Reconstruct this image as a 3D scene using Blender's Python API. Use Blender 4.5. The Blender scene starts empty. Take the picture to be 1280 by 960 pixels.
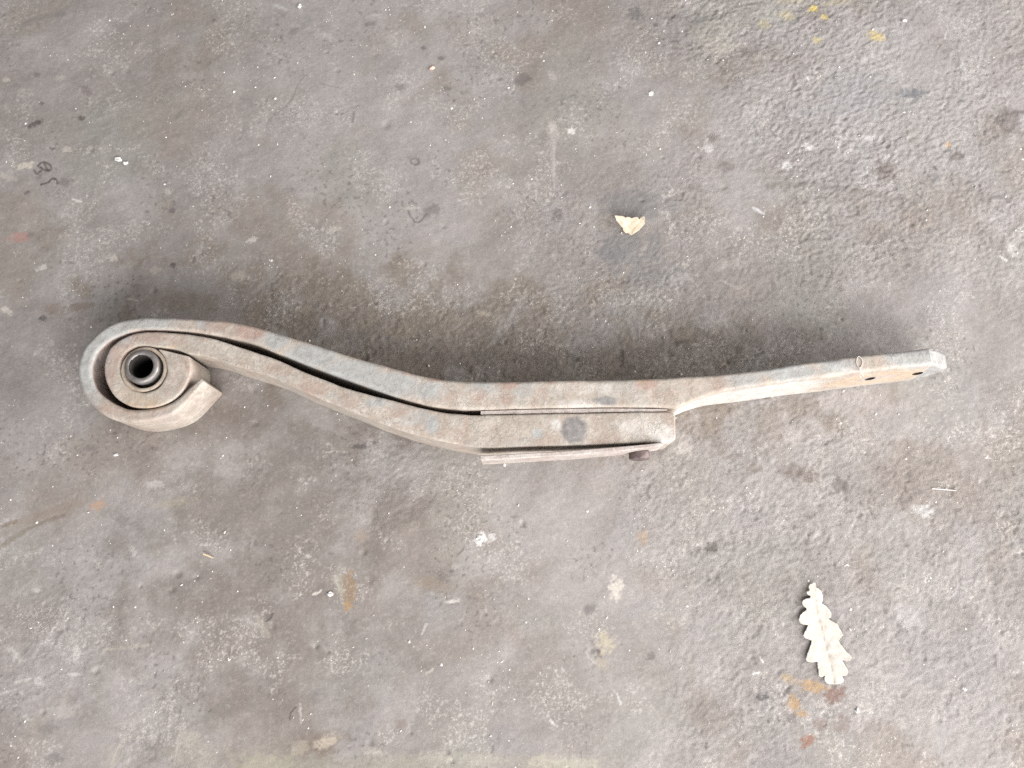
import bpy, bmesh, math, random
import numpy as np
from mathutils import Vector, Matrix, noise as mnoise

random.seed(7)
rng = np.random.default_rng(11)
scene = bpy.context.scene
COL = scene.collection

# ------------------------------------------------------------------ camera
H = 0.075                      # width of the spring leaves = height of the spring lying on its side
FPX = 1100.0                   # focal length in pixels of the 1280 px wide photograph
TILT = math.radians(12.0)      # the photographer stands at the lower edge and looks slightly forward
DIST = 1.10
cam_data = bpy.data.cameras.new("camera")
cam_data.sensor_fit = 'HORIZONTAL'
cam_data.sensor_width = 36.0
cam_data.lens = 36.0 * FPX / 1280.0
cam_data.clip_start = 0.02
cam_data.clip_end = 100.0
cam = bpy.data.objects.new("camera", cam_data)
COL.objects.link(cam)
CAM = Vector((0.0, -DIST * math.sin(TILT), H + DIST * math.cos(TILT)))
cam.location = CAM
cam.rotation_euler = (TILT, 0, 0)
scene.camera = cam

# ------------------------------------------------------------------ light
world = bpy.data.worlds.new("World")
scene.world = world
world.use_nodes = True
bg = world.node_tree.nodes["Background"]
bg.inputs[0].default_value = (1.0, 0.985, 0.98, 1)
bg.inputs[1].default_value = 0.38

def area(name, loc, target, size, size_y, energy, color):
    d = bpy.data.lights.new(name, 'AREA')
    d.shape = 'RECTANGLE'
    d.size, d.size_y = size, size_y
    d.energy = energy
    d.color = color
    o = bpy.data.objects.new(name, d)
    COL.objects.link(o)
    o.location = loc
    o.rotation_euler = (Vector(target) - Vector(loc)).to_track_quat('-Z', 'Y').to_euler()
    return o

# the open doorway behind the photographer (lower right of the picture)
area("doorway_light", (1.15, -2.9, 2.05), (0.05, 0.0, 0.0), 3.8, 2.2, 262, (1.0, 0.985, 0.985))
# a second bright opening close by on the right
area("side_door_light", (3.1, -0.15, 1.05), (0.0, 0.0, 0.0), 2.0, 1.2, 150, (1.0, 0.98, 0.975))

scene.view_settings.view_transform = 'Standard'
scene.view_settings.look = 'None'
scene.view_settings.gamma = 1.0
scene.view_settings.exposure = 0.0
scene.view_settings.use_curve_mapping = False
scene.render.engine = 'CYCLES'
scene.cycles.max_bounces = 5
scene.cycles.use_denoising = False

# ------------------------------------------------------------------ helpers
CT, ST = math.cos(TILT), math.sin(TILT)

def W(u, v, z=0.0):
    """photo pixel (1280 x 960) seen at height z -> point of the place"""
    dx, dy, dz = (u - 640.0) / FPX, (480.0 - v) / FPX, -1.0
    wy = dy * CT - dz * ST
    wz = dy * ST + dz * CT
    k = (z - CAM.z) / wz
    return Vector((CAM.x + dx * k, CAM.y + wy * k, z))

def link(name, me, mat, parent=None):
    o = bpy.data.objects.new(name, me)
    COL.objects.link(o)
    if mat is not None:
        me.materials.append(mat)
    if parent is not None:
        o.parent = parent
        o.matrix_parent_inverse = parent.matrix_world.inverted()
    return o

def tag(o, label, cat, group=None, kind=None):
    o["label"] = label
    o["category"] = cat
    if group:
        o["group"] = group
    if kind:
        o["kind"] = kind
    return o

def smooth(me, ang=40):
    for p in me.polygons:
        p.use_smooth = True
    me.set_sharp_from_angle(angle=math.radians(ang))

def mesh_from(name, verts, faces, ang=40):
    me = bpy.data.meshes.new(name)
    me.from_pydata([tuple(v) for v in verts], [], faces)
    bm = bmesh.new(); bm.from_mesh(me)
    bmesh.ops.recalc_face_normals(bm, faces=bm.faces[:])
    bm.to_mesh(me); bm.free()
    me.update()
    smooth(me, ang)
    return me

def catmull(P, step):
    """dense samples of a centripetal-ish Catmull-Rom through rows of P (n x k)"""
    P = np.asarray(P, float)
    n = len(P)
    out = []
    for i in range(n - 1):
        p1, p2 = P[i], P[i + 1]
        p0 = P[i - 1] if i > 0 else 2 * p1 - p2
        p3 = P[i + 2] if i + 2 < n else 2 * p2 - p1
        L = np.linalg.norm(p2[:2] - p1[:2])
        d0 = max(np.linalg.norm(p1[:2] - p0[:2]), 1e-5) ** .5
        d1 = max(L, 1e-5) ** .5
        d2 = max(np.linalg.norm(p3[:2] - p2[:2]), 1e-5) ** .5
        m1 = (p2 - p1 + d1 * ((p1 - p0) / d0 - (p2 - p0) / (d0 + d1)))
        m2 = (p2 - p1 + d1 * ((p3 - p2) / d2 - (p3 - p1) / (d1 + d2)))
        k = max(2, int(math.ceil(L / step)))
        for j in range(k):
            t = j / k
            h00 = 2*t**3 - 3*t**2 + 1; h10 = t**3 - 2*t**2 + t
            h01 = -2*t**3 + 3*t**2;    h11 = t**3 - t**2
            out.append(h00*p1 + h10*m1 + h01*p2 + h11*m2)
    out.append(P[-1])
    return np.array(out)

# vectorised gradient noise -------------------------------------------------
_G = rng.random((256, 256)) * 2 * np.pi
_GX, _GY = np.cos(_G), np.sin(_G)
def perlin(x, y):
    xi = np.floor(x).astype(int); yi = np.floor(y).astype(int)
    xf = x - xi; yf = y - yi
    u = xf**3 * (xf * (xf * 6 - 15) + 10); v = yf**3 * (yf * (yf * 6 - 15) + 10)
    def g(ix, iy, dx, dy):
        a = (ix + 37 * (iy // 256)) % 256; b = iy % 256
        return _GX[a, b] * dx + _GY[a, b] * dy
    n00 = g(xi, yi, xf, yf); n10 = g(xi + 1, yi, xf - 1, yf)
    n01 = g(xi, yi + 1, xf, yf - 1); n11 = g(xi + 1, yi + 1, xf - 1, yf - 1)
    a = n00 + u * (n10 - n00); b = n01 + u * (n11 - n01)
    return (a + v * (b - a)) * 1.5
def fbm(x, y, s, octv=4, gain=.5, ox=0., oy=0.):
    r = 0; a = 1; f = 1 / s
    for i in range(octv):
        r = r + a * perlin(x * f + ox + 17.3 * i, y * f + oy + 9.1 * i)
        a *= gain; f *= 2.03
    return r
def sstep(a, b, x):
    t = np.clip((x - a) / (b - a), 0, 1)
    return t * t * (3 - 2 * t)

# node helpers ---------------------------------------------------------------
class NT:
    def __init__(self, name):
        self.m = bpy.data.materials.new(name)
        self.m.use_nodes = True
        self.t = self.m.node_tree
        self.n = self.t.nodes
        self.b = self.n["Principled BSDF"]
        self.co = self.n.new("ShaderNodeTexCoord").outputs["Object"]
    def l(self, a, b):
        self.t.links.new(a, b)
    def noise(self, scale, detail=4, rough=.55, dist=0., vec=None, off=None):
        k = self.n.new("ShaderNodeTexNoise")
        k.inputs["Scale"].default_value = scale
        k.inputs["Detail"].default_value = detail
        k.inputs["Roughness"].default_value = rough
        k.inputs["Distortion"].default_value = dist
        v = vec or self.co
        if off:
            mp = self.n.new("ShaderNodeMapping"); mp.inputs[1].default_value = off
            self.l(v, mp.inputs[0]); v = mp.outputs[0]
        self.l(v, k.inputs["Vector"])
        return k.outputs["Fac"]
    def mapping(self, rot=(0, 0, 0), scale=(1, 1, 1), loc=(0, 0, 0)):
        mp = self.n.new("ShaderNodeMapping")
        mp.inputs[1].default_value = loc; mp.inputs[2].default_value = rot; mp.inputs[3].default_value = scale
        self.l(self.co, mp.inputs[0])
        return mp.outputs[0]
    def ramp(self, fac, a, b, ca=(0, 0, 0, 1), cb=(1, 1, 1, 1)):
        r = self.n.new("ShaderNodeValToRGB")
        r.color_ramp.elements[0].position = a; r.color_ramp.elements[0].color = ca
        r.color_ramp.elements[1].position = b; r.color_ramp.elements[1].color = cb
        self.l(fac, r.inputs[0])
        return r.outputs[0]
    def mix(self, fac, a, b, mode='MIX'):
        k = self.n.new("ShaderNodeMix"); k.data_type = 'RGBA'; k.blend_type = mode
        for s, v in ((k.inputs[0], fac), (k.inputs[6], a), (k.inputs[7], b)):
            if hasattr(v, "links"):
                self.l(v, s)
            elif isinstance(v, (int, float)):
                s.default_value = v
            else:
                s.default_value = (*v, 1) if len(v) == 3 else v
        return k.outputs[2]
    def math(self, op, a, b=None, clamp=False):
        k = self.n.new("ShaderNodeMath"); k.operation = op; k.use_clamp = clamp
        for s, v in zip(k.inputs, (a, b)):
            if v is None: continue
            if hasattr(v, "links"): self.l(v, s)
            else: s.default_value = v
        return k.outputs[0]
    def attr(self, name, out="Fac"):
        k = self.n.new("ShaderNodeAttribute"); k.attribute_name = name
        return k.outputs[out]
    def bump(self, h, strength, dist, prev=None):
        k = self.n.new("ShaderNodeBump")
        k.inputs["Strength"].default_value = strength
        k.inputs["Distance"].default_value = dist
        self.l(h, k.inputs["Height"])
        if prev: self.l(prev, k.inputs["Normal"])
        self.l(k.outputs[0], self.b.inputs["Normal"])
        return k.outputs[0]
    def base(self, c): 
        if hasattr(c, "links"): self.l(c, self.b.inputs["Base Color"])
        else: self.b.inputs["Base Color"].default_value = (*c, 1)
    def rough(self, r):
        if hasattr(r, "links"): self.l(r, self.b.inputs["Roughness"])
        else: self.b.inputs["Roughness"].default_value = r

# ------------------------------------------------------------------ ground material
def ground_material():
    T = NT("worn_concrete")
    k = T.n.new("ShaderNodeAttribute"); k.attribute_name = "tint"
    c = k.outputs["Color"]
    fine = T.noise(310, 3, .7, .2)
    c = T.mix(1.0, c, T.ramp(fine, .25, .75, (.86, .86, .86, 1), (1.14, 1.14, 1.14, 1)), 'MULTIPLY')
    # pale scuffed flecks, thick where the tint's alpha says so
    fl = T.ramp(T.math('ADD', T.noise(430, 2, .6, .5, off=(3, 5, 0)), T.math('MULTIPLY', k.outputs["Alpha"], .13)), .70, .77)
    c = T.mix(T.math('MULTIPLY', fl, .45), c, (.58, .545, .50))
    # marks with a place and shape of their own (point attribute, rgb + strength)
    m = T.n.new("ShaderNodeAttribute"); m.attribute_name = "mark"
    brk = T.ramp(fine, .30, .56, (.45,) * 3 + (1,), (1,) * 4)
    c = T.mix(T.math('MULTIPLY', m.outputs["Alpha"], brk, True), c, m.outputs["Color"])
    T.base(c)
    T.rough(.8)
    T.b.inputs["Specular IOR Level"].default_value = .35
    rz = T.attr("coarse")
    f1 = T.noise(520, 4, .78, .3, off=(9, 9, 0))
    T.bump(T.math('MULTIPLY', f1, T.math('ADD', T.math('MULTIPLY', rz, .6), .35)), .85, .0014)
    return T.m

# ------------------------------------------------------------------ ground
MARKS = [  # u, v, radius u px, radius v px, angle deg, colour, strength
    # rust and brown crumbs below the oak leaf
    (1017, 858, 17, 7, -10, (.42, .265, .12), .7), (993, 880, 7, 11, 20, (.42, .265, .12), .7), (1003, 892, 6, 4, 0, (.42, .265, .12), .7),
    (984, 848, 8, 5, 0, (.42, .29, .13), .5), (1043, 868, 13, 9, 30, (.20, .12, .095), .85), (1010, 926, 9, 6, 35, (.26, .13, .09), .9),
    (1024, 905, 8, 8, 0, (.19, .13, .115), .6), (1053, 905, 12, 10, 40, (.19, .14, .125), .55), (991, 898, 9, 5, 30, (.12, .10, .10), .6),
    # yellow paint traces at the upper right edge
    (988, 2, 20, 5, 0, (.42, .365, .22), .4), (1046, 3, 20, 5, 10, (.42, .365, .22), .4), (1016, 11, 6, 5, 0, (.62, .48, .14), .9),
    (1031, 21, 6, 4, 0, (.58, .46, .16), .8), (1095, 45, 12, 8, -20, (.58, .46, .18), .75), (1021, 50, 6, 6, 0, (.50, .42, .18), .6),
    (982, 20, 12, 8, 0, (.48, .41, .20), .5), (955, 30, 10, 7, 0, (.48, .42, .22), .45),
    # dark rubber scuffs at the left
    (44, 155, 11, 4, 28, (.075, .06, .055), .85), (102, 148, 5, 4, 0, (.08, .065, .06), .8), (66, 186, 5, 3, 0, (.09, .07, .065), .7),
    (30, 170, 6, 3, 20, (.14, .12, .11), .5), (107, 113, 10, 6, -30, (.14, .115, .105), .6), (52, 129, 4, 3, 0, (.10, .085, .08), .7),
    (46, 94, 4, 4, 0, (.12, .10, .1), .6), (267, 25, 4, 3, -30, (.11, .10, .10), .7),
    (82, 228, 9, 7, 0, (.15, .135, .13), .65), (215, 263, 5, 4, 0, (.12, .10, .11), .7), (287, 269, 3, 6, 15, (.13, .11, .11), .7),
    (216, 331, 4, 4, 0, (.06, .05, .05), .8), (53, 398, 5, 4, 0, (.06, .055, .06), .8),
    # reddish patch and chalky patches at the left edge
    (24, 297, 15, 7, 5, (.36, .20, .17), .75), (38, 293, 6, 5, 0, (.16, .13, .13), .6), (33, 207, 12, 5, 12, (.56, .51, .43), .8), (84, 187, 8, 5, 0, (.52, .48, .42), .6),
    (10, 222, 14, 4, -20, (.48, .44, .38), .5), (76, 97, 6, 5, 0, (.46, .42, .38), .55), (8, 100, 6, 4, 0, (.46, .42, .36), .6),
    # brown run at the left edge
    (65, 640, 48, 7, 17, (.24, .19, .155), .5), (15, 660, 30, 9, 22, (.23, .20, .16), .45), (122, 632, 10, 6, 10, (.42, .26, .17), .7),
    (100, 383, 18, 6, 10, (.17, .12, .09), .6), (68, 386, 14, 7, 0, (.20, .14, .115), .45),
    # orange run left of the middle
    (437, 735, 8, 20, 5, (.27, .18, .10), .7), (434, 757, 5, 6, 0, (.38, .23, .09), .75), (425, 730, 4, 20, 8, (.34, .31, .25), .6),
    (540, 730, 22, 8, -10, (.27, .215, .165), .6), (452, 670, 9, 10, 0, (.33, .25, .19), .45), (400, 930, 30, 14, 15, (.17, .13, .10), .6), (408, 927, 14, 7, 20, (.52, .45, .36), .6),
    (501, 905, 6, 6, 0, (.2, .14, .12), .5), (375, 935, 12, 8, 0, (.36, .32, .26), .6),
    # old oil ring near the small leaf
    (785, 308, 34, 26, 10, (.19, .188, .19), .7), (795, 258, 45, 22, 0, (.17, .17, .175), .6), (820, 345, 46, 18, 0, (.185, .18, .18), .55), (765, 318, 22, 16, 0, (.16, .16, .165), .55),
    # pits and dark spots
    (889, 684, 9, 7, 20, (.11, .095, .085), .85), (1140, 117, 22, 7, 0, (.12, .125, .14), .75), (998, 592, 24, 12, -10, (.15, .12, .10), .6), (1052, 606, 12, 9, 20, (.13, .11, .105), .7),
    (652, 100, 12, 9, 20, (.13, .115, .11), .75), (794, 17, 11, 9, 0, (.13, .125, .12), .75), (697, 268, 7, 9, 20, (.13, .115, .11), .7), (891, 172, 8, 6, 0, (.14, .12, .11), .7),
    (908, 207, 12, 9, 0, (.15, .125, .115), .6), (1105, 213, 16, 14, 0, (.15, .115, .105), .65), (1260, 148, 16, 18, 0, (.17, .145, .135), .7), (1195, 196, 9, 7, 20, (.15, .12, .11), .65),
    (1185, 181, 4, 4, 0, (.55, .36, .18), .8), (540, 263, 13, 8, 20, (.125, .11, .105), .6), (552, 73, 6, 3, 0, (.11, .10, .1), .7), (530, 60, 4, 3, 0, (.1, .09, .09), .7),
    (558, 110, 6, 4, 0, (.11, .1, .1), .6), (500, 109, 9, 5, 0, (.12, .11, .11), .55), (462, 30, 9, 4, 0, (.12, .11, .11), .5), (367, 38, 8, 5, 30, (.13, .115, .11), .5),
    (561, 942, 4, 4, 0, (.1, .09, .09), .8), (749, 817, 3, 6, 15, (.08, .06, .05), .8), (950, 872, 5, 4, 0, (.07, .065, .065), .8), (958, 869, 4, 4, 0, (.07, .065, .065), .75),
    (336, 772, 5, 4, 40, (.12, .1, .1), .6), (814, 820, 6, 5, 0, (.12, .105, .1), .65), (738, 762, 9, 6, 0, (.12, .105, .1), .6), (820, 31, 4, 3, 0, (.1, .09, .08), .7),
    (450, 558, 10, 4, 0, (.08, .07, .07), .7), (945, 870, 6, 4, 0, (.1, .09, .09), .4), (112, 560, 9, 5, 0, (.13, .11, .11), .5), (185, 933, 6, 7, 0, (.13, .12, .11), .5),
    (68, 948, 10, 6, 0, (.13, .12, .11), .5), (60, 910, 12, 6, 10, (.13, .12, .11), .45), (152, 650, 8, 6, 0, (.13, .12, .12), .45),
    (1063, 100, 40, 20, 20, (.33, .32, .31), .35), (1050, 830, 2, 2, 0, (.3, .3, .3), 0),
    # chalk and plaster patches
    (770, 735, 8, 14, -10, (.62, .57, .50), .75), (757, 803, 10, 12, 0, (.52, .46, .33), .65), (752, 830, 8, 8, 0, (.38, .33, .25), .5), (600, 673, 9, 8, 0, (.74, .72, .70), .8), (614, 671, 5, 5, 0, (.6, .58, .56), .7), (570, 708, 6, 4, 0, (.5, .46, .42), .4),
    (804, 672, 8, 8, 0, (.42, .31, .22), .55), (1136, 770, 15, 14, 0, (.48, .46, .45), .5), (1155, 638, 12, 8, 0, (.56, .55, .54), .65), (692, 165, 8, 16, 0, (.46, .41, .38), .5), (714, 164, 6, 5, 0, (.7, .67, .64), .8),
    (692, 200, 3, 34, 0, (.46, .42, .39), .6), (690, 160, 6, 8, 0, (.5, .46, .42), .6), (813, 117, 4, 4, 0, (.66, .64, .62), .8), (885, 186, 8, 6, 0, (.62, .59, .57), .75), (690, 95, 5, 9, 20, (.44, .40, .37), .55),
    (1010, 183, 8, 5, -15, (.62, .6, .58), .8), (983, 207, 9, 5, 10, (.62, .6, .58), .8), (1085, 172, 10, 5, 15, (.55, .53, .52), .65), (1265, 310, 6, 12, 20, (.58, .55, .52), .6), (990, 547, 12, 8, 0, (.46, .42, .40), .55),
    (895, 35, 34, 16, 20, (.36, .34, .30), .5), (898, 55, 28, 14, 0, (.40, .38, .33), .5), (945, 140, 22, 12, 25, (.44, .42, .41), .5), (960, 20, 20, 12, 0, (.40, .38, .34), .45), (1070, 120, 60, 26, 15, (.31, .305, .31), .5),
    (855, 560, 12, 12, 0, (.5, .46, .43), .5), (835, 770, 50, 5, -8, (.34, .31, .28), .5), (1120, 850, 80, 4, -17, (.36, .33, .31), .6), (930, 790, 40, 22, 15, (.31, .285, .26), .5),
    (80, 888, 16, 12, 0, (.42, .39, .35), .5), (236, 922, 16, 8, -5, (.42, .39, .33), .55), (95, 815, 5, 9, 0, (.52, .49, .46), .65), (50, 853, 7, 5, -30, (.52, .49, .46), .65), (18, 818, 12, 5, -40, (.52, .49, .46), .6), (92, 843, 8, 2.5, 0, (.58, .55, .52), .7), (45, 738, 7, 3, 0, (.52, .5, .48), .6),
    (192, 605, 11, 5, 5, (.46, .43, .40), .65), (220, 628, 26, 6, 8, (.36, .325, .25), .5), (167, 690, 4, 7, 25, (.48, .45, .42), .6), (566, 752, 8, 2.5, 10, (.62, .58, .54), .75), (143, 610, 6, 4, 0, (.42, .38, .34), .4),
    (298, 345, 12, 6, 10, (.44, .40, .34), .55), (193, 338, 7, 6, 0, (.44, .40, .34), .55), (140, 322, 7, 5, -20, (.55, .51, .45), .7), (52, 335, 9, 4, 20, (.58, .55, .5), .7), (8, 388, 10, 4, -30, (.56, .52, .46), .7), (210, 240, 5, 5, 0, (.5, .47, .42), .55),
    (260, 208, 9, 5, -20, (.42, .385, .35), .5), (297, 248, 6, 3, 0, (.42, .38, .38), .5), (300, 233, 10, 8, 0, (.38, .35, .32), .45), (315, 300, 8, 4, 20, (.6, .56, .52), .6),
    (210, 50, 14, 10, 30, (.36, .325, .31), .5), (240, 95, 18, 8, 0, (.34, .30, .285), .5), (180, 92, 12, 5, 0, (.36, .325, .31), .45), (410, 45, 10, 4, -30, (.46, .44, .43), .5), (470, 20, 14, 5, 0, (.44, .42, .41), .5),
    (350, 8, 12, 3, -20, (.5, .49, .48), .55), (515, 260, 13, 2, 0, (.5, .46, .4), .6), (417, 287, 9, 3, 12, (.5, .46, .4), .55), (480, 350, 14, 4, 0, (.4, .37, .35), .5), (605, 392, 12, 4, -15, (.44, .38, .31), .55),
    (525, 310, 26, 16, 0, (.24, .2, .17), .2), (560, 395, 22, 6, -20, (.3, .26, .21), .4), (505, 415, 16, 8, 0, (.3, .25, .18), .5), (460, 402, 10, 6, 30, (.30, .26, .2), .5), (380, 388, 12, 5, 10, (.32, .28, .22), .5),
    (850, 350, 14, 6, 10, (.42, .39, .37), .5), (915, 330, 20, 7, 15, (.38, .35, .32), .5), (925, 365, 14, 10, 0, (.33, .29, .255), .4), (885, 418, 16, 5, -25, (.12, .1, .09), .45), (878, 440, 12, 6, 0, (.3, .27, .23), .3),
    # pale greenish dust band at the very bottom
    (430, 956, 120, 10, 0, (.30, .28, .22), .4), (600, 953, 130, 9, 0, (.32, .30, .24), .4), (680, 954, 20, 9, 0, (.42, .39, .30), .5), (720, 955, 26, 9, 0, (.42, .40, .32), .6), (330, 955, 40, 12, 0, (.34, .32, .24), .5),
    (245, 945, 30, 16, 0, (.34, .31, .25), .4), (140, 945, 14, 16, 30, (.36, .33, .28), .35), (550, 945, 22, 6, 0, (.42, .39, .33), .35), (465, 940, 12, 5, 0, (.48, .45, .38), .5), (605, 950, 30, 6, 0, (.42, .39, .33), .35),
]
LINES = [  # polylines of thin marks: points, width px, colour, strength
    ([(380, 95), (371, 108), (366, 122), (358, 132), (345, 142), (335, 152), (332, 165)], .7, (.13, .115, .11), .5),
    ([(400, 104), (412, 107), (428, 110)], .7, (.13, .115, .11), .55),
    ([(443, 140), (441, 152)], 1.8, (.12, .10, .1), .6),
    ([(510, 264), (514, 271), (519, 278), (528, 275), (533, 267)], 1.2, (.11, .09, .085), .8),
    ([(513, 200), (521, 198), (524, 204), (518, 206), (513, 202)], 1.1, (.12, .10, .09), .7),
    ([(48, 207), (54, 203), (62, 206), (64, 212), (57, 213), (50, 209)], 1.3, (.06, .045, .04), .9),
    ([(56, 205), (60, 213)], 1.3, (.06, .045, .04), .8),
    ([(43, 213), (45, 217), (51, 214)], 1.4, (.06, .045, .04), .85),
    ([(52, 231), (60, 229), (66, 224), (71, 225), (72, 230)], 1.3, (.06, .045, .04), .9),
    ([(32, 242), (36, 240)], 1.8, (.10, .08, .08), .8),
    ([(334, 776), (340, 771), (341, 767)], 1.1, (.07, .06, .06), .8),
    ([(369, 884), (364, 891), (362, 899)], 1.1, (.07, .055, .05), .8),
    ([(5, 657), (20, 652)], 2.2, (.17, .12, .08), .7),
    ([(35, 661), (55, 652), (80, 644)], 2.0, (.15, .115, .085), .6),
    ([(0, 684), (12, 676), (30, 665)], 3.0, (.17, .145, .10), .6),
    ([(25, 33), (50, 22), (80, 18)], 3.5, (.17, .16, .15), .5), ([(47, 28), (48, 35)], 2, (.15, .14, .13), .5),
    ([(865, 28), (895, 22), (920, 8), (945, 4)], 2.2, (.15, .14, .13), .55),
    ([(900, 75), (925, 70), (950, 63)], 2.4, (.16, .14, .13), .5),
    ([(980, 45), (990, 33), (1000, 22)], 3, (.17, .165, .16), .6),
    ([(1245, 148), (1262, 142), (1280, 140)], 3, (.14, .115, .105), .7), ([(1245, 150), (1258, 163), (1280, 166)], 2, (.16, .13, .12), .6),
    ([(1188, 199), (1197, 191), (1204, 196)], 2, (.12, .10, .09), .6),
    ([(1165, 226), (1172, 220)], 2, (.10, .1, .11), .6), ([(1168, 209), (1171, 212)], 2, (.09, .08, .08), .7),
    ([(1100, 213), (1108, 216), (1113, 213)], 1.6, (.08, .07, .06), .7),
    ([(960, 233), (1010, 230), (1050, 236), (1100, 244), (1140, 252)], 4, (.17, .145, .13), .45),
    ([(1250, 310), (1262, 290), (1276, 275)], 4, (.17, .15, .14), .5),
    ([(1225, 250), (1250, 247), (1262, 252)], 2.4, (.13, .12, .115), .5),
    ([(840, 430), (862, 426)], 2.0, (.1, .085, .07), .6), ([(945, 445), (955, 440)], 2, (.12, .1, .09), .6),
    ([(1005, 92), (1012, 102)], 1.0, (.60, .57, .54), .8), ([(1181, 48), (1183, 40)], 1.0, (.58, .56, .54), .7), ([(1201, 85), (1204, 75)], 1.0, (.55, .54, .52), .6),
    ([(771, 868), (776, 880)], 1.0, (.58, .56, .54), .8), ([(688, 900), (693, 906)], 1.1, (.66, .64, .62), .8), ([(950, 822), (954, 827)], 1.1, (.66, .64, .62), .8), ([(942, 843), (948, 841)], 1.3, (.68, .66, .64), .9),
    ([(732, 815), (744, 830)], 1.0, (.5, .48, .46), .6), ([(375, 880), (376, 904)], 1.0, (.55, .52, .48), .6), ([(533, 780), (528, 792)], 1.2, (.55, .52, .48), .65), ([(541, 836), (533, 842)], 1.3, (.52, .48, .42), .65),
    ([(418, 720), (424, 738)], 1.3, (.48, .45, .38), .6), ([(392, 743), (401, 739)], 1.3, (.66, .62, .56), .8), ([(91, 249), (101, 252)], 1.4, (.64, .6, .54), .8), ([(20, 853), (38, 849)], 1.4, (.56, .54, .5), .7), ([(0, 868), (20, 862)], 1.2, (.5, .48, .45), .5),
    ([(140, 955), (150, 930), (160, 918)], 1.4, (.48, .45, .38), .5), ([(160, 955), (165, 932)], 1.2, (.48, .45, .38), .5), ([(218, 955), (222, 930)], 1.2, (.46, .43, .37), .45), ([(190, 930), (188, 910)], 1.6, (.44, .42, .38), .5),
    ([(320, 770), (328, 782), (336, 795)], 2.2, (.42, .37, .30), .5), ([(130, 812), (165, 809), (185, 806)], 1.6, (.44, .40, .34), .5),
    ([(160, 373), (172, 376)], 1.2, (.52, .47, .4), .6), ([(700, 345), (705, 338), (712, 336)], 1.6, (.12, .1, .09), .0),
    ([(1250, 320), (1258, 326)], 1.6, (.7, .68, .66), .6), ([(942, 260), (955, 267)], 1.5, (.66, .66, .66), .75), ([(882, 312), (892, 322)], 1.0, (.42, .4, .38), .5),
    ([(690, 318), (700, 334)], 1.2, (.42, .39, .37), .5), ([(860, 345), (872, 358)], 1.1, (.45, .42, .39), .5), ([(900, 350), (925, 362)], 1.3, (.45, .42, .4), .45),
]

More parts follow.
